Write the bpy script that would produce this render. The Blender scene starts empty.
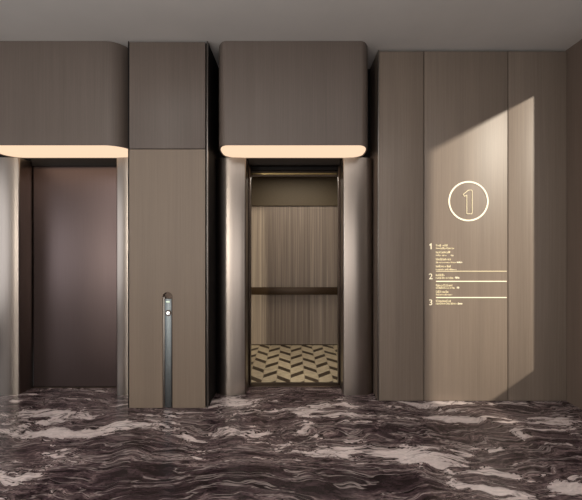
import bpy, bmesh, math, random
from mathutils import Vector
random.seed(7)
S = bpy.context.scene
C = S.collection
PI = math.pi
EYE = 1.57
F = 388.0

# ------------------------------------------------------------------ helpers
def wx(px, D): return (px - 292.0) * D / F
def wz(py, D): return EYE + (248.0 - py) * D / F

class NT:
    def __init__(s, name):
        s.m = bpy.data.materials.new(name); s.m.use_nodes = True
        s.t = s.m.node_tree; s.n = s.t.nodes; s.l = s.t.links
        s.b = s.n['Principled BSDF']
    def node(s, typ, **kw):
        n = s.n.new(typ)
        for k, v in kw.items(): setattr(n, k, v)
        return n
    def put(s, sock, v):
        if hasattr(v, 'is_linked') or isinstance(v, bpy.types.NodeSocket): s.l.new(v, sock)
        else: sock.default_value = v
    def math(s, op, a, b=None, c=None, clamp=False):
        n = s.node('ShaderNodeMath', operation=op, use_clamp=clamp)
        s.put(n.inputs[0], a)
        if b is not None: s.put(n.inputs[1], b)
        if c is not None: s.put(n.inputs[2], c)
        return n.outputs[0]
    def vmath(s, op, a, b=None):
        n = s.node('ShaderNodeVectorMath', operation=op)
        s.put(n.inputs[0], a)
        if b is not None: s.put(n.inputs[1], b)
        return n.outputs[0]
    def coord(s): return s.node('ShaderNodeTexCoord').outputs['Object']
    def sep(s, v):
        n = s.node('ShaderNodeSeparateXYZ'); s.put(n.inputs[0], v); return n.outputs
    def comb(s, x, y, z):
        n = s.node('ShaderNodeCombineXYZ')
        for i, v in enumerate((x, y, z)): s.put(n.inputs[i], v)
        return n.outputs[0]
    def noise(s, v, scale, detail=2, rough=.5, dist=0):
        n = s.node('ShaderNodeTexNoise'); s.put(n.inputs['Vector'], v)
        n.inputs['Scale'].default_value = scale; n.inputs['Detail'].default_value = detail
        n.inputs['Roughness'].default_value = rough; n.inputs['Distortion'].default_value = dist
        return n.outputs
    def ramp(s, f, stops, interp='LINEAR'):
        n = s.node('ShaderNodeValToRGB'); s.put(n.inputs[0], f)
        cr = n.color_ramp; cr.interpolation = interp
        while len(cr.elements) < len(stops): cr.elements.new(.5)
        for e, (p, c) in zip(cr.elements, stops):
            e.position = p; e.color = (*c, 1) if len(c) == 3 else c
        return n.outputs[0]
    def mix(s, f, a, b, mode='MIX'):
        n = s.node('ShaderNodeMix', data_type='RGBA', blend_type=mode)
        s.put(n.inputs[0], f)
        for sock, v in ((n.inputs[6], a), (n.inputs[7], b)):
            if isinstance(v, tuple) and len(v) == 3: v = (*v, 1)
            s.put(sock, v)
        return n.outputs[2]
    def bump(s, h, strength=.2, dist=.01):
        n = s.node('ShaderNodeBump'); n.inputs['Strength'].default_value = strength
        n.inputs['Distance'].default_value = dist; s.put(n.inputs['Height'], h)
        s.l.new(n.outputs[0], s.b.inputs['Normal'])
    def set(s, **kw):
        for k, v in kw.items():
            k = k.replace('_', ' ')
            if isinstance(v, tuple) and len(v) == 3 and k in ('Base Color', 'Emission Color'): v = (*v, 1)
            s.put(s.b.inputs[k], v)
        return s.m

def lin(r, g, b):
    f = lambda c: c / 12.92 if c <= .04045 else ((c + .055) / 1.055) ** 2.4
    return tuple(f(c / 255.) for c in (r, g, b))

def wood(name, base, contrast=.11, rough=.45, spec=.35):
    t = NT(name); co = t.coord()
    inf = t.node('ShaderNodeObjectInfo').outputs['Random']
    off = t.comb(t.math('MULTIPLY', inf, 9.), t.math('MULTIPLY', inf, 5.), t.math('MULTIPLY', inf, 7.))
    v = t.vmath('ADD', co, off)
    fine = t.noise(t.vmath('MULTIPLY', v, (95, 95, 1.1)), 1, 3, .6, .15)[0]
    broad = t.noise(t.vmath('MULTIPLY', v, (9, 9, .35)), 1, 3, .5, .3)[0]
    flake = t.noise(t.vmath('MULTIPLY', v, (260, 260, 9)), 1, 2, .5)[0]
    k = t.math('ADD', t.math('MULTIPLY', fine, .5), t.math('ADD', t.math('MULTIPLY', broad, .35), t.math('MULTIPLY', flake, .15)))
    lo = tuple(c * (1 - contrast * 1.6) for c in base); hi = tuple(c * (1 + contrast * 1.6) for c in base)
    col = t.ramp(k, [(.3, lo), (.7, hi)])
    t.bump(fine, .06, .004)
    return t.set(Base_Color=col, Roughness=rough, Specular_IOR_Level=spec)

def plain(name, col, rough=.5, metal=0., spec=.5, nscale=(40, 40, 40), amt=.06, emis=None, es=0.):
    t = NT(name); co = t.coord()
    n = t.noise(t.vmath('MULTIPLY', co, nscale), 1, 3, .5)[0]
    c = t.ramp(n, [(.3, tuple(x * (1 - amt) for x in col)), (.7, tuple(min(1, x * (1 + amt)) for x in col))])
    t.set(Base_Color=c, Roughness=rough, Metallic=metal, Specular_IOR_Level=spec)
    if emis: t.set(Emission_Color=emis, Emission_Strength=es)
    return t.m

def finish(bm, name, mat, parent=None, loc=(0, 0, 0), sharp=30):
    """link a bmesh given in world coordinates as one object"""
    base = Vector(parent['_w']) if parent else Vector(loc)
    bmesh.ops.recalc_face_normals(bm, faces=bm.faces[:])
    bmesh.ops.translate(bm, verts=bm.verts[:], vec=-base)
    me = bpy.data.meshes.new(name); bm.to_mesh(me); bm.free()
    for p in me.polygons: p.use_smooth = True
    me.set_sharp_from_angle(angle=math.radians(sharp))
    o = bpy.data.objects.new(name, me); C.objects.link(o)
    me.materials.append(mat)
    o['_w'] = tuple(base)
    if parent: o.parent = parent
    else: o.location = base
    return o

def box(bm, x0, x1, y0, y1, z0, z1, bev=0.):
    r = bmesh.ops.create_cube(bm, size=1.)
    vs = r['verts']
    for v in vs:
        v.co = Vector(((x0 + x1) / 2 + v.co.x * (x1 - x0), (y0 + y1) / 2 + v.co.y * (y1 - y0), (z0 + z1) / 2 + v.co.z * (z1 - z0)))
    if bev:
        es = list({e for v in vs for e in v.link_edges})
        bmesh.ops.bevel(bm, geom=es, offset=bev, segments=2, profile=.5, affect='EDGES')
    return bm

def prism(bm, pts, a0, a1, axis='z'):
    """extrude a closed outline; axis z: pts=(x,y); axis y: pts=(x,z)"""
    f = (lambda p, a: (p[0], p[1], a)) if axis == 'z' else (lambda p, a: (p[0], a, p[1]))
    A = [bm.verts.new(f(p, a0)) for p in pts]; B = [bm.verts.new(f(p, a1)) for p in pts]
    n = len(pts)
    for i in range(n): bm.faces.new((A[i], A[(i + 1) % n], B[(i + 1) % n], B[i]))
    bm.faces.new(A[::-1]); bm.faces.new(B)
    return bm

def arc(cx, cy, rx, ry, a0, a1, n=14):
    return [(cx + rx * math.cos(a0 + (a1 - a0) * i / n), cy + ry * math.sin(a0 + (a1 - a0) * i / n)) for i in range(n + 1)]

def bx(name, mat, parent, x0, x1, y0, y1, z0, z1, bev=0.):
    return finish(box(bmesh.new(), x0, x1, y0, y1, z0, z1, bev), name, mat, parent)

def thing(name, label, cat, loc, group=None):
    o = bpy.data.objects.new(name, None); C.objects.link(o); o.location = loc
    o.empty_display_size = .1
    o['_w'] = tuple(loc); o['label'] = label; o['category'] = cat
    if group: o['group'] = group
    return o

def struct(o): o['kind'] = 'structure'; return o

# ------------------------------------------------------------------ materials
M_wood = wood('wood_veneer', lin(119, 106, 95))
M_wood_dark = wood('wood_veneer_dark', lin(98, 87, 80))
M_wood_pier = wood('wood_veneer_pier', lin(121, 106, 92), .07)
M_wood_side = wood('wood_side', lin(104, 90, 80))
M_black = plain('black_recess', lin(22, 18, 17), .7, spec=.2)
M_frame = plain('bronze_frame', lin(70, 58, 50), .35, .7, nscale=(60, 60, 2))
M_steel = plain('brushed_steel', lin(150, 140, 132), .29, 1., nscale=(160, 160, 2), amt=.04)
M_trim = plain('trim_steel', lin(140, 134, 128), .4, 1.)
M_chan = plain('call_station_steel', lin(118, 124, 126), .4, .9)
M_door = plain('door_metal', lin(104, 90, 88), .42, .85, nscale=(180, 180, 2), amt=.05)
M_ceil = plain('ceiling_paint', lin(205, 200, 194), .9, spec=.2, nscale=(3, 3, 3), amt=.02)
M_paint = plain('lobby_paint', lin(150, 142, 134), .9, spec=.2)
M_glow = plain('diffuser_glow', lin(120, 105, 90), .6, emis=lin(255, 222, 188), es=1.0)
M_sign = plain('gilded_sign', lin(228, 218, 192), .5, .0, emis=lin(240, 226, 190), es=.4)  # slight glow put into the gold colour
M_sign_dim = plain('gilded_sign_thin', lin(208, 196, 164), .5, .0, emis=lin(226, 208, 168), es=.22)  # weaker glow put into the thin gold strokes
M_rail = plain('handrail_bronze', lin(66, 50, 34), .4, .5)
M_screen = plain('call_display', lin(200, 215, 195), .3, emis=lin(225, 240, 215), es=.5)
M_button = plain('call_button', lin(225, 228, 230), .2, .8)
M_cabplain = plain('cab_plain', lin(84, 71, 50), .6)
M_gold = plain('cab_gold_trim', lin(150, 132, 88), .35, .9)

def cab_wall():
    t = NT('cab_ribbed_wall'); co = t.coord(); x = t.sep(co)[0]
    v = t.comb(t.math('MULTIPLY', x, 42.), 0., t.math('MULTIPLY', t.sep(co)[2], .4))
    n = t.noise(v, 1, 3, .7)[0]
    n2 = t.noise(t.comb(t.math('MULTIPLY', x, 11.), 3., 0.), 1, 1, .5)[0]
    k = t.math('ADD', t.math('MULTIPLY', n, .72), t.math('MULTIPLY', n2, .28))
    col = t.ramp(k, [(.32, lin(106, 94, 84)), (.5, lin(134, 120, 108)), (.68, lin(168, 153, 138))])
    t.bump(n, .25, .01)
    return t.set(Base_Color=col, Roughness=.55)
M_cab = cab_wall()

def cab_floor():
    t = NT('cab_chevron_floor'); co = t.coord(); x, y, z = t.sep(co)[0:3]
    nz = t.noise(co, 14, 3, .6)[0]
    u = t.math('DIVIDE', t.math('ADD', x, .045), .168)
    ci = t.math('FLOOR', u)
    fx = t.math('SUBTRACT', t.math('FRACT', u), .5)
    par = t.math('FLOORED_MODULO', ci, 2.)
    sg = t.math('SUBTRACT', t.math('MULTIPLY', par, 2.), 1.)
    v = t.math('ADD', t.math('DIVIDE', y, .385), t.math('MULTIPLY', par, .5))
    v = t.math('ADD', v, t.math('MULTIPLY', t.math('MULTIPLY', sg, fx), .46))
    fv = t.math('ABSOLUTE', t.math('SUBTRACT', t.math('FRACT', v), .5))
    d = t.math('MULTIPLY', t.math('LESS_THAN', fv, .165), t.math('LESS_THAN', t.math('ABSOLUTE', fx), .47))
    base = t.ramp(nz, [(.3, lin(178, 164, 136)), (.7, lin(206, 192, 164))])
    # thin joints between the pale blocks
    j = t.math('GREATER_THAN', t.math('ABSOLUTE', fx), .475)
    base = t.mix(t.math('MULTIPLY', j, .35), base, lin(110, 92, 66))
    dark = t.ramp(nz, [(.3, lin(52, 40, 28)), (.7, lin(78, 62, 44))])
    return t.set(Base_Color=t.mix(d, base, dark), Roughness=.45)
M_cabfloor = cab_floor()

def marble():
    t = NT('veined_marble'); co = t.coord()
    # slow swirling warp, then stretch across the room
    w1 = t.vmath('SUBTRACT', t.noise(co, .95, 3, .55)[1], (.5, .5, .5))
    w2 = t.vmath('SUBTRACT', t.noise(t.vmath('ADD', co, (7.3, 2.1, 0)), 3.0, 2, .55)[1], (.5, .5, .5))
    q = t.vmath('ADD', co, t.vmath('MULTIPLY', w1, (.9, .55, 0)))
    q = t.vmath('ADD', q, t.vmath('MULTIPLY', w2, (.30, .20, 0)))
    s1 = t.vmath('MULTIPLY', q, (1.25, 3.9, 1))
    n1 = t.noise(s1, 1.7, 4, .66, .35)[0]
    # fine streaks following the same flow
    s2 = t.vmath('MULTIPLY', q, (2.6, 8, 1))
    n2 = t.noise(s2, 1.6, 3, .7, .3)[0]
    # hand-set pale veins (floor metres)
    wq = t.vmath('ADD', co, t.vmath('MULTIPLY', w1, (.10, .12, 0)))
    wq = t.vmath('ADD', wq, t.vmath('MULTIPLY', w2, (.34, .26, 0)))
    X, Y, _ = t.sep(wq)[0:3]
    def blob(px, py, hw, hh, tilt, amp):
        D = F * EYE / (py - 248.0); cx = (px - 292.0) * D / F
        ax = hw * D / F; ay = hh * D * D / (F * EYE)
        sl = -tilt
        dx = t.math('SUBTRACT', X, cx)
        dy = t.math('SUBTRACT', t.math('SUBTRACT', Y, D), t.math('MULTIPLY', dx, sl))
        r = t.math('ADD', t.math('POWER', t.math('ABSOLUTE', t.math('DIVIDE', dx, ax)), 2.), t.math('POWER', t.math('ABSOLUTE', t.math('DIVIDE', dy, ay)), 2.))
        return t.math('MULTIPLY', t.math('EXPONENT', t.math('MULTIPLY', r, -1.)), amp)
    blobs = [(404, 453, 38, 8.5, .2, .27), (335, 450, 34, 5, -.15, .16), (484, 470, 24, 4.5, .2, .27), (490, 489, 32, 6.5, .4, .29),
             (12, 478, 34, 18, 0, .14), (40, 418, 56, 12, 0, .13), (125, 426, 20, 3.5, 0, .3), (70, 432, 40, 4, -.1, .2), (458, 419, 36, 3, .1, .28),
             (440, 404, 50, 2, 0, .24), (575, 487, 24, 8, .3, .22), (518, 434, 12, 4, .1, .22), (245, 459, 60, 3, 0, .15),
             (235, 403, 24, 5, 0, .2), (330, 412, 40, 10, 0, .12), (555, 420, 40, 10, 0, .10), (200, 430, 60, 12, 0, .08),
             (180, 480, 140, 20, 0, -.13), (350, 484, 90, 10, 0, -.12), (425, 432, 60, 6, 0, -.1), (140, 445, 40, 7, 0, -.14)]
    L = None
    for b in blobs:
        v = blob(*b); L = v if L is None else t.math('ADD', L, v)
    k = t.math('ADD', t.math('MULTIPLY', n1, .62), t.math('MULTIPLY', n2, .38))
    n7 = t.noise(t.vmath('MULTIPLY', q, (3.6, 8.5, 1)), 2.0, 2, .6, .5)[0]
    k = t.math('ADD', k, t.math('MULTIPLY', t.math('SUBTRACT', n7, .5), .17))
    k = t.math('SUBTRACT', t.math('ADD', k, L), .012)
    # agate-like contour banding that follows the same flow
    band = t.math('SINE', t.math('MULTIPLY', t.math('ADD', n1, t.math('MULTIPLY', L, .6)), 46.))
    k = t.math('ADD', k, t.math('MULTIPLY', band, .016))
    col = t.ramp(k, [(.34, lin(44, 33, 36)), (.44, lin(66, 53, 56)), (.485, lin(98, 84, 84)), (.52, lin(80, 66, 68)), (.55, lin(138, 122, 120)),
                     (.558, lin(40, 30, 32)), (.574, lin(34, 25, 27)), (.584, lin(188, 173, 170)), (.64, lin(206, 192, 189)), (.90, lin(224, 212, 209))])
    s6 = t.vmath('MULTIPLY', q, (6., 19, 1))
    st = t.noise(s6, 1.4, 2, .7, .3)[0]
    calm = t.ramp(k, [(.575, (1, 1, 1)), (.62, (.22, .22, .22))])
    col = t.mix(calm, col, t.ramp(st, [(.36, (.42, .40, .41)), (.5, (.95, .95, .95)), (.62, (1.35, 1.33, 1.32))]), 'MULTIPLY')
    gr = t.noise(t.vmath('MULTIPLY', co, (22, 34, 1)), 2., 2, .6)[0]
    col = t.mix(t.math('MULTIPLY', calm, .6), col, t.ramp(gr, [(.36, (.55, .53, .53)), (.62, (1.35, 1.35, 1.35))]), 'MULTIPLY')
    n3 = t.noise(t.vmath('MULTIPLY', q, (2.0, 6.5, 1)), 1.7, 3, .66, .6)[0]
    seam = t.math('SUBTRACT', 1., t.math('MULTIPLY', t.math('ABSOLUTE', t.math('SUBTRACT', n3, .5)), 24.), clamp=True)
    n4 = t.noise(t.vmath('MULTIPLY', co, (1., 1.5, 1)), 2.2, 3, .5)[0]
    seam = t.math('MULTIPLY', seam, t.ramp(n4, [(.40, (0, 0, 0)), (.52, (1, 1, 1))]))
    col = t.mix(t.math('MULTIPLY', seam, .85), col, lin(30, 22, 24))
    n5 = t.noise(t.vmath('MULTIPLY', q, (.9, 7.5, 1)), 1.3, 4, .62, .4)[0]
    th = t.math('SUBTRACT', 1., t.math('MULTIPLY', t.math('ABSOLUTE', t.math('SUBTRACT', n5, .47)), 50.), clamp=True)
    col = t.mix(t.math('MULTIPLY', th, .5), col, lin(190, 176, 172))
    return t.set(Base_Color=col, Roughness=.2, Specular_IOR_Level=.2)
M_marble = marble()

# ------------------------------------------------------------------ the setting
DP, DD, DR = 3.80, 4.36, 3.97         # pier front, lift doors, panelled wall on the right
H = 3.60
XR = 2.815
XL, YB = -6.0, -4.0
CX = .027                             # open lift
LX = -2.397                           # closed lift
HO = .519                             # half of the clear opening between columns

struct(finish(box(bmesh.new(), XL - .2, XR + .25, YB - .2, 4.40, -.12, 0), 'floor', M_marble))
struct(finish(box(bmesh.new(), XL - .2, XR + .25, YB - .2, 4.9, H, H + .12), 'ceiling', M_ceil))

bm = bmesh.new()                      # wall behind everything, with two lift openings
for x0, x1, z0, z1 in ((XL, LX - .56, 0, H), (LX + .56, CX - .56, 0, H), (CX + .56, .89, 0, H),
                       (LX - .56, LX + .56, 2.62, H), (CX - .56, CX + .56, 2.62, H)):
    box(bm, x0, x1, 4.40, 4.50, z0, z1)
box(bm, .89, XR, 4.004, 4.50, 0, H)
struct(finish(bm, 'wall_back', M_black))

struct(finish(box(bmesh.new(), XL - .2, XR + .25, 6.40, 6.50, -.12, H), 'wall_shaft', M_black))

def holed_wall(name, mat, ax, p0, p1, a0, a1, holes):
    """vertical wall along an axis, rectangular openings ordered along it"""
    bm = bmesh.new()
    put = (lambda u0, u1, z0, z1: box(bm, p0, p1, u0, u1, z0, z1)) if ax == 'y' else (lambda u0, u1, z0, z1: box(bm, u0, u1, p0, p1, z0, z1))
    u = a0
    for h0, h1, z0, z1 in holes:
        put(u, h0, 0, H); put(h0, h1, 0, z0); put(h0, h1, z1, H); u = h1
    put(u, a1, 0, H)
    return struct(finish(bm, name, mat))
WA = (2.53, 3.61, .56, 3.335)
WB = (-1.36, -.80, 1.16, 2.415)  # unseen opening, added and sized to shape the light patch in the cab
holed_wall('wall_right', M_wood_side, 'y', XR, XR + .06, YB, 4.4, [WB, WA])
holed_wall('wall_left', M_paint, 'y', XL - .15, XL, YB, 4.4, [(-2.5, 2.5, .4, 3.0)])
holed_wall('wall_front', M_paint, 'x', YB - .15, YB, XL, XR, [(-4.0, 1.8, .25, 2.5)])

# ------------------------------------------------------------------ lift hoods
def hood(cx, hw, rx, ry, label):
    z0, z1 = 2.579, H - .003
    y0, y1 = DP, DD + .02
    t = thing('lift_canopy', label, 'canopy', (cx, DD, z0), None)
    def plan(e, rr):
        a, b, c, d = cx - hw + e, cx + hw - e, y0 + e, y1 - e
        return (arc(a + rx, c + ry, rx, ry, PI, 1.5 * PI) + arc(b - rx, c + ry, rx, ry, 1.5 * PI, 2 * PI)
                + arc(b - rr, d - rr, rr, rr, 0, .5 * PI) + arc(a + rr, d - rr, rr, rr, .5 * PI, PI))
    bm = bmesh.new()
    out, inn = plan(0, .17), plan(.014, .16)
    n = len(out)
    ring = lambda pts, z: [bm.verts.new((p[0], p[1], z)) for p in pts]
    ot, ob, ib, iu = ring(out, z1), ring(out, z0), ring(inn, z0), ring(inn, z0 + .012)
    for A, B in ((ot, ob), (ob, ib), (ib, iu)):
        for i in range(n): bm.faces.new((A[i], A[(i + 1) % n], B[(i + 1) % n], B[i]))
    bm.faces.new(ot)
    finish(bm, 'shell', M_wood_dark, t, sharp=35)
    d = finish(prism(bmesh.new(), plan(.016, .155), z0 + .006, z0 + .011), 'light_diffuser', M_glow, t)
    d['label'] = 'glowing warm white diffuser'
    return t
hood(CX - .014, .772, .11, .30, 'brown wood hood with glowing underside above the open lift')
hood(LX, .76, .20, .24, 'brown wood hood with glowing underside above the closed lift door')

# ------------------------------------------------------------------ rounded metal columns beside the lifts
def column(cx, side, outer, label):
    inner = cx + side * HO
    w = abs(outer - inner); yf = 4.13; yb = 4.395
    s = side
    # plan outline: tight turn off the side wall, then one long shallow curve, then a small inner corner
    r1, a1, a2, ri = .085, math.radians(13), math.radians(14), .02
    w1 = r1 * (1 - math.sin(a1)); R2 = (w - w1 - ri) / (math.sin(a1) + math.sin(a2))
    loc = [(0., .0)]                                   # (distance from outer edge, forward)
    for i in range(1, 13):
        th = -PI / 2 + (PI / 2 - a1) * i / 12
        loc.append((r1 * (1 + math.sin(th)), r1 * math.cos(th)))
    x1, f1 = loc[-1]
    for i in range(1, 25):
        th = -a1 + (a1 + a2) * i / 24
        loc.append((x1 + R2 * (math.sin(th) + math.sin(a1)), f1 + R2 * (math.cos(th) - math.cos(a1))))
    x2, f2 = loc[-1]; fm = max(f for _, f in loc)
    for i in range(1, 7):
        th = PI / 2 * i / 6
        loc.append((x2 + (w - x2) * math.sin(th), f2 - ri * (1 - math.cos(th))))
    pts = [(outer, yb)] + [(outer - s * d, yf + fm - f) for d, f in loc]
    pts.append((inner, yb))
    o = finish(prism(bmesh.new(), pts, 0, 2.535), 'steel_post', M_steel, None, ((outer + inner) / 2, 4.3, 0), sharp=40)
    o['label'] = label; o['category'] = 'post'
column(CX, -1, -.818, 'rounded steel column left of the open lift')
column(CX, 1, .872, 'rounded steel column right of the open lift, beside the panelled wall')
column(LX, -1, LX - .85, 'rounded steel column left of the closed lift door at the left picture edge')
column(LX, 1, -1.62, 'rounded steel column right of the closed lift door, mostly behind the wooden pier')

# ------------------------------------------------------------------ closed lift door
t = thing('lift_door', 'closed dark brushed metal lift door under the left hood', 'lift door', (LX, DD, 0))
bx('door_leaf', M_door, t, LX - .508, LX + .508, DD + .0, DD + .035, .012, 2.56, .003)
bx('door_frame', M_black, t, LX - .513, LX + .513, 4.33, DD - .005, 2.485, 2.572, .004)
bx('threshold', M_frame, t, LX - .513, LX + .513, DD - .01, 4.40, 0.0005, .010)

# ------------------------------------------------------------------ open lift
t = thing('lift_doorway', 'dark bronze doorway frame around the open lift', 'door frame', (CX, DD, 0))
h = bx('header', M_black, t, CX - .515, CX + .515, 4.345, 4.44, 2.50, 2.572, .006)
bx('shadow_strip', M_black, t, CX - .515, CX + .515, 4.44, 4.50, 2.46, 2.572, .003)
bx('jamb', M_frame, t, CX - .517, CX - .499, 4.397, 4.50, .012, 2.50, .004)
bx('jamb', M_frame, t, CX + .499, CX + .517, 4.397, 4.50, .012, 2.50, .004)
bx('sill', M_frame, t, CX - .517, CX + .517, 4.37, 4.505, 0.0005, .012, .002)

t = thing('lift_cab', 'open lift cab with ribbed walls and chevron floor', 'lift cab', (CX, 5.4, 0))
cx0, cx1, cy0, cy1, cz = CX - .86, CX + .86, 4.51, 6.26, 2.72
bx('floor_panel', M_cabfloor, t, cx0, cx1, cy0, cy1, -.08, .004)
bx('rear_panel', M_cab, t, cx0, cx1, cy1, cy1 + .04, 0, 2.245)
bx('upper_rear_panel', M_cabplain, t, cx0, cx1, cy1 - .03, cy1 + .04, 2.25, cz)
bx('side_panel', M_cab, t, cx0 - .04, cx0, cy0, cy1, 0, cz)
bx('side_panel', M_cab, t, cx1, cx1 + .04, cy0, cy1, 0, cz)
bx('cab_ceiling', M_cabplain, t, cx0 - .04, cx1 + .04, cy0, cy1 + .04, cz, cz + .05)
bx('skirting', M_rail, t, cx0, cx1, cy1 - .012, cy1, .004, .016, .003)
bx('front_return', M_frame, t, cx0, CX - .52, cy0, cy0 + .05, 0, cz)
bx('front_return', M_frame, t, CX + .52, cx1, cy0, cy0 + .05, 0, cz)
p = bx('transom', M_frame, t, CX - .52, CX + .52, cy0 + .005, cy0 + .05, 2.41, cz)
g = finish(box(bmesh.new(), CX - .515, CX + .515, cy0 - .004, cy0 + .006, 2.425, 2.445, .003), 'metal_strip', M_gold, p)
g['label'] = 'thin gold metal strip'
r = bx('handrail', M_rail, t, cx0 + .12, cx1 - .12, cy1 - .085, cy1 - .06, .825, .945, .008)
for bxp in (-.42, .42):
    bx('bracket', M_rail, r, CX + bxp - .02, CX + bxp + .02, cy1 - .06, cy1 - .001, .865, .905, .004)

# ------------------------------------------------------------------ wood-clad pier with call station
PX0, PX1 = wx(128, DP), wx(208, DP)
t = thing('wooden_pier', 'wood-clad pier with a horizontal joint between the two lifts', 'pier', ((PX0 + PX1) / 2, DP + .28, 0))
ZJ = wz(149, DP)
bx('core', M_black, t, PX0 + .006, PX1 - .002, DP + .05, 4.398, 0, H - .002)  # black colour carries the shade on the pier's side
bx('upper_panel', M_wood_dark, t, PX0 + .012, PX1 - .028, DP, DP + .05, ZJ + .004, H - .012, .003)
sx0, sx1 = wx(162.6, DP), wx(172.6, DP); st = wz(292, DP); sr = (sx1 - sx0) / 2
a, b = PX0 + .012, PX1 - .028
pts = [(a, .004), (sx0, .004)] + [(x, z) for x, z in arc((sx0 + sx1) / 2, st - sr, sr, sr, PI, 0, 16)] + [(sx1, .004), (b, .004), (b, ZJ - .004), (a, ZJ - .004)]
finish(prism(bmesh.new(), pts, DP, DP + .045, 'y'), 'lower_panel', M_wood_pier, t)
bx('edge_trim', M_black, t, PX0, PX0 + .008, DP - .002, DP + .05, 0.001, H - .004, .002)  # black strip stands in for the dark gap beside the hood
bx('edge_trim', M_trim, t, PX1 - .012, PX1 - .003, DP - .002, DP + .05, 0.001, H - .004, .002)

cs = thing('call_station', 'slim grey steel lift call station with button, set in the wooden pier', 'call station', ((sx0 + sx1) / 2, DP + .03, 0))
mx = (sx0 + sx1) / 2
def slot(e, zb, y0, y1, name, mat, zt=st):
    pts = [(sx0 + e, zb)] + arc(mx, zt - sr, sr - e, sr - e, PI, 0, 16) + [(sx1 - e, zb)]
    return finish(prism(bmesh.new(), pts, y0, y1, 'y'), name, mat, cs)
slot(.001, .003, DP + .036, DP + .049, 'back_plate', M_frame)  # darker plate colour stands in for the shadow at the slot top
bx('side_rail', M_trim, cs, sx0 + .001, sx0 + .018, DP + .006, DP + .036, .003, st - sr, .003)
bx('side_rail', M_frame, cs, sx1 - .012, sx1 - .001, DP + .006, DP + .036, .003, st - sr, .003)
zz = lambda py: wz(py, DP)
fp = bx('face_plate', M_chan, cs, sx0 + .020, sx1 - .014, DP + .010, DP + .036, .003, zz(299), .004)
d = bx('display', M_screen, fp, mx - .018, mx + .018, DP + .006, DP + .012, zz(302.8), zz(301.2), .002)
d['label'] = 'small lit display'
bm = bmesh.new()
prism(bm, arc(mx + .004, zz(313), .030, .030, 0, 2 * PI * 31 / 32, 31), DP + .004, DP + .012, 'y')
ring = finish(bm, 'button_ring', M_frame, fp)
bm = bmesh.new()
prism(bm, arc(mx + .003, zz(313), .019, .019, 0, 2 * PI * 31 / 32, 31), DP - .001, DP + .008, 'y')
bt = finish(bm, 'button', M_button, fp); bt['label'] = 'round silver call button'

# ------------------------------------------------------------------ panelled wall on the right
px = [wx(p, DR) for p in (378, 424, 508)] + [XR]
labs = ['narrow brown wood wall panel nearest the open lift, with a bright metal edge',
        'brown wood wall panel bearing the circled floor number and directory',
        'brown wood wall panel in the corner, right of the floor directory']
for i in range(3):
    t = thing('wood_panel', labs[i], 'panel', ((px[i] + px[i + 1]) / 2, DR, 0), 'wood panels right of the lifts')
    x0 = px[i] + (.012 if i == 0 else .004); x1 = px[i + 1] - .004
    bx('board', M_wood, t, x0, x1, DR, DR + .03, .006, H - .018, .003)
    if i == 0:
        bx('edge_trim', M_trim, t, px[0], px[0] + .010, DR - .002, DR + .034, 0.001, H - .006, .002)
        bx('return_board', M_wood_side, t, px[0] + .002, px[0] + .008, DR + .034, 4.39, .006, H - .006)

# ------------------------------------------------------------------ signs
YS = DR - .003
sx = lambda p: wx(p, DR)
sz = lambda p: wz(p, DR)
def text_mesh(s, size, mat, parent, cx, cz, name, depth=.002, outline=0.):
    cu = bpy.data.curves.new('t', 'FONT'); cu.body = s; cu.size = size; cu.extrude = depth
    cu.align_x = 'CENTER'; cu.align_y = 'CENTER'
    o = bpy.data.objects.new('t', cu); C.objects.link(o)
    dg = bpy.context.evaluated_depsgraph_get()
    me = bpy.data.meshes.new_from_object(o.evaluated_get(dg))
    bpy.data.objects.remove(o); bpy.data.curves.remove(cu)
    bm = bmesh.new(); bm.from_mesh(me); bpy.data.meshes.remove(me)
    xs = [v.co.x for v in bm.verts]; ys = [v.co.y for v in bm.verts]
    mxx, mzz = (min(xs) + max(xs)) / 2, (min(ys) + max(ys)) / 2
    for v in bm.verts: v.co = Vector((cx + v.co.x - mxx, YS - v.co.z, cz + v.co.y - mzz))
    return finish(bm, name, mat, parent)

def ribbon(bm, path, w, closed=False, y0=None, y1=None):
    """flat raised stroke along an x,z path"""
    y0 = YS - .002 if y0 is None else y0; y1 = DR + .0 if y1 is None else y1
    n = len(path); L, R = [], []
    for i, p in enumerate(path):
        a = Vector(path[i - 1] if (i or closed) else p); c = Vector(path[(i + 1) % n] if (i < n - 1 or closed) else p)
        p = Vector(p)
        d1 = (p - a).normalized() if (p - a).length > 1e-9 else (c - p).normalized()
        d2 = (c - p).normalized() if (c - p).length > 1e-9 else d1
        nn = Vector((-(d1 + d2).y, (d1 + d2).x)); nn = nn.normalized() if nn.length > 1e-6 else Vector((-d1.y, d1.x))
        k = w / 2 / max(.4, nn.dot(Vector((-d1.y, d1.x))))
        L.append(p + nn * k); R.append(p - nn * k)
    V = [[bm.verts.new((q.x, y, q.y)) for q in s] for s in (L, R) for y in (y0, y1)]
    Lf, Lb, Rf, Rb = V
    for i in range(n if closed else n - 1):
        j = (i + 1) % n
        for A, B in ((Lf, Rf), (Rf, Rb), (Rb, Lb), (Lb, Lf)): bm.faces.new((A[i], A[j], B[j], B[i]))
    if not closed:
        for i in (0, n - 1): bm.faces.new((Lf[i], Rf[i], Rb[i], Lb[i]))
    return bm

t = thing('floor_number_sign', 'pale gold ring with an outlined numeral 1 on the wood panel', 'sign', (sx(468.3), YS, sz(201)))
ccx, ccz, R = sx(468.3), sz(201.2), 19.3 * DR / F
finish(ribbon(bmesh.new(), [(ccx + R * math.cos(a), ccz + R * math.sin(a)) for a in [i * 2 * PI / 72 for i in range(72)]], .0155, True), 'ring', M_sign, t)
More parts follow.
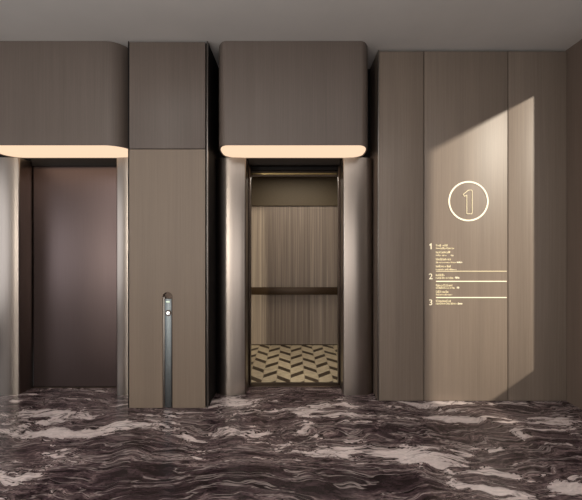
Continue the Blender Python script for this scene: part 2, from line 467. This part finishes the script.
# outlined numeral 1
U = DR / F
q = lambda x, y: (ccx + (x - 468.3) * U, ccz - (y - 201.2) * U)
one = [q(472, 213.2), q(471.4, 213.9), q(467.2, 213.9), q(466.6, 213.2), q(466.6, 195.2), q(464.6, 196.4), q(463.2, 195.0), q(463.4, 194.2), q(467.6, 190.7), q(468.6, 190.2), q(471.4, 190.2), q(472, 190.9)]
n = finish(ribbon(bmesh.new(), one, .006, True), 'numeral', M_sign_dim, t)
n['label'] = 'numeral 1 drawn in thin outline'

t = thing('floor_directory', 'small gilded directory of floors 1, 2 and 3 with ruled lines below the ring', 'directory', (sx(465), YS, sz(275)))
finish(ribbon(bmesh.new(), [(sx(429.4), sz(245.2)), (sx(430.9), sz(244.0)), (sx(431.0), sz(249.2))], .010), 'floor_number', M_sign, t)
for s, py in (('2', 276.3), ('3', 302.3)):
    text_mesh(s, .084, M_sign, t, sx(430.6), sz(py), 'floor_number')
for py, m, w in ((271.2, M_sign_dim, .007), (281.3, M_sign, .009), (297.5, M_sign, .009)):
    finish(ribbon(bmesh.new(), [(sx(436), sz(py)), (sx(506.5), sz(py))], w), 'rule_line', m, t)
# lines of lettering too small to read: strokes of letter height, grouped in words
def lettering(py, x0, x1, h, mat, name, words=1):
    bm = bmesh.new(); hz = h * U; x = x0; wlen = (x1 - x0) / words
    gaps = [x0 + wlen * k for k in range(1, words)]
    while x < x1 - .3:
        lw = random.choice((.55, .8, 1.0, 1.1))
        if any(abs(x - g) < .5 for g in gaps): x += .9; gaps = [g for g in gaps if g > x]; continue
        asc = 1.0 if (x == x0 or random.random() < .3) else .66
        zb, zt = sz(py) - hz / 2, sz(py) - hz / 2 + hz * asc
        a, b = sx(x), sx(min(x + lw * .8, x1)); st_ = .0026
        kind = random.randrange(4) if lw > .6 else 0
        if kind == 0: ribbon(bm, [(a, zb), (a, zt)], st_ * 1.4)
        elif kind == 1: ribbon(bm, [(a, zb), (a, zt), (b, zt), (b, zb)], st_)
        elif kind == 2: ribbon(bm, [(b, zb), (a, zb), (a, zt), (b, zt)], st_)
        else: ribbon(bm, [(a, zb), (b, zb), (b, zt), (a, zt)], st_, True)
        x += lw + .12
    return finish(bm, name, mat, t)
rows = [(245.4, 436, 447.6, 2.0, 'title_line', 2), (248.2, 436, 454.8, 1.7, 'small_line', 2), (252.2, 436, 449.8, 2.0, 'title_line', 1), (255.3, 436, 447, 1.4, 'small_line', 2),
        (259.2, 436, 450.6, 2.1, 'title_line', 1), (262.4, 436, 455.5, 1.2, 'small_line', 1), (266.2, 436, 451, 2.1, 'title_line', 2), (269.4, 436, 457, 1.3, 'small_line', 1),
        (275.0, 436, 444.5, 2.1, 'title_line', 1), (277.9, 436, 453, 1.6, 'small_line', 2), (285.3, 436, 452.8, 2.1, 'title_line', 1), (287.8, 436, 455, 1.6, 'small_line', 1),
        (291.7, 436, 448, 2.1, 'title_line', 1), (294.5, 436, 452, 1.4, 'small_line', 2), (301.0, 436, 451, 2.1, 'title_line', 1), (303.6, 436, 457.5, 1.5, 'small_line', 1)]
for py, x0, x1, h, nm, wd in rows: lettering(py, x0, x1, h, M_sign_dim, nm, wd)
for py, x0, x1 in ((255.3, 451, 454), (262.2, 457, 462), (277.7, 455, 459), (287.6, 457, 460), (303.6, 458, 462)):
    lettering(py, x0, x1, 1.5, M_sign, 'room_mark')

# ------------------------------------------------------------------ lights
def area(name, loc, target, sx_, sy_, e, col):
    l = bpy.data.lights.new(name, 'AREA'); l.shape = 'RECTANGLE'; l.size = sx_; l.size_y = sy_; l.energy = e; l.color = col
    o = bpy.data.objects.new(name, l); C.objects.link(o); o.location = loc
    o.rotation_euler = (Vector(target) - Vector(loc)).to_track_quat('-Z', 'Y').to_euler(); return o
def spot(name, loc, target, e, ang, blend, col, rad):
    l = bpy.data.lights.new(name, 'SPOT'); l.energy = e; l.spot_size = math.radians(ang); l.spot_blend = blend; l.color = col; l.shadow_soft_size = rad
    o = bpy.data.objects.new(name, l); C.objects.link(o); o.location = loc
    o.rotation_euler = (Vector(target) - Vector(loc)).to_track_quat('-Z', 'Y').to_euler(); return o

area('front_fill', (-1.1, YB + .02, 1.4), (-1.1, 4, 1.4), 5.6, 2.2, 95, (1, .95, .9))  # soft fill lamp added behind the camera, in an unseen opening
area('left_fill', (XL + .02, 0, 1.7), (0, 0, 1.7), 4.6, 2.5, 75, (.95, .97, 1))  # side fill lamp added in an unseen opening of the left wall
tgt = Vector((wx(452, DR), DR, wz(216, DR))); dr = Vector((-.654, .654, -.38))
spot('low_sun', tgt - dr * 25, tgt, 44000, 13.8, 1., (1, .91, .76), .45)
t2 = Vector((-.5, 6.26, 1.1)); src = Vector((.546 + .458 * 11.5, 4.15 - 11.5, 2.6))
spot('cab_patch_spot', src, t2, 4600, 13, .1, (1, .9, .68), .06)  # second beam added to lay the light patch inside the cab
area('cab_downlight', (CX, 5.3, 2.69), (CX, 5.3, 0), .9, .9, 19, (1, .9, .76))

area('post_highlight_lamp', (-3.75, YB + .05, 1.9), (-.7, 4.1, 1.9), .38, 2.9, 100, (1, .95, .86))  # unseen strip lamp added to put a highlight on the steel posts
area('floor_fill', (-.2, 1.2, 3.57), (-.2, 1.2, 0), 5, 1.6, 62, (1, .96, .93))  # unseen downward lamp added to brighten the floor
area('ceiling_fill', (-1, .6, 2.75), (-1, .6, 4), 5, 1.2, 100, (.97, .98, 1))  # unseen upward lamp added to brighten the ceiling; no pendant hangs here

w = bpy.data.worlds.new('world'); S.world = w; w.use_nodes = True
w.node_tree.nodes['Background'].inputs[0].default_value = (.75, .8, .9, 1)
w.node_tree.nodes['Background'].inputs[1].default_value = .25

# ------------------------------------------------------------------ camera
cam = bpy.data.cameras.new('camera'); co = bpy.data.objects.new('camera', cam); C.objects.link(co)
co.location = (0, 0, EYE); co.rotation_euler = (PI / 2, 0, 0)
cam.sensor_width = 36; cam.lens = F / 582 * 36
cam.shift_x = -1 / 582; cam.shift_y = -2 / 582
cam.clip_start = .05
S.camera = co
S.view_settings.view_transform = 'Standard'
S.view_settings.look = 'None'
for o in S.objects:
    if '_w' in o: del o['_w']
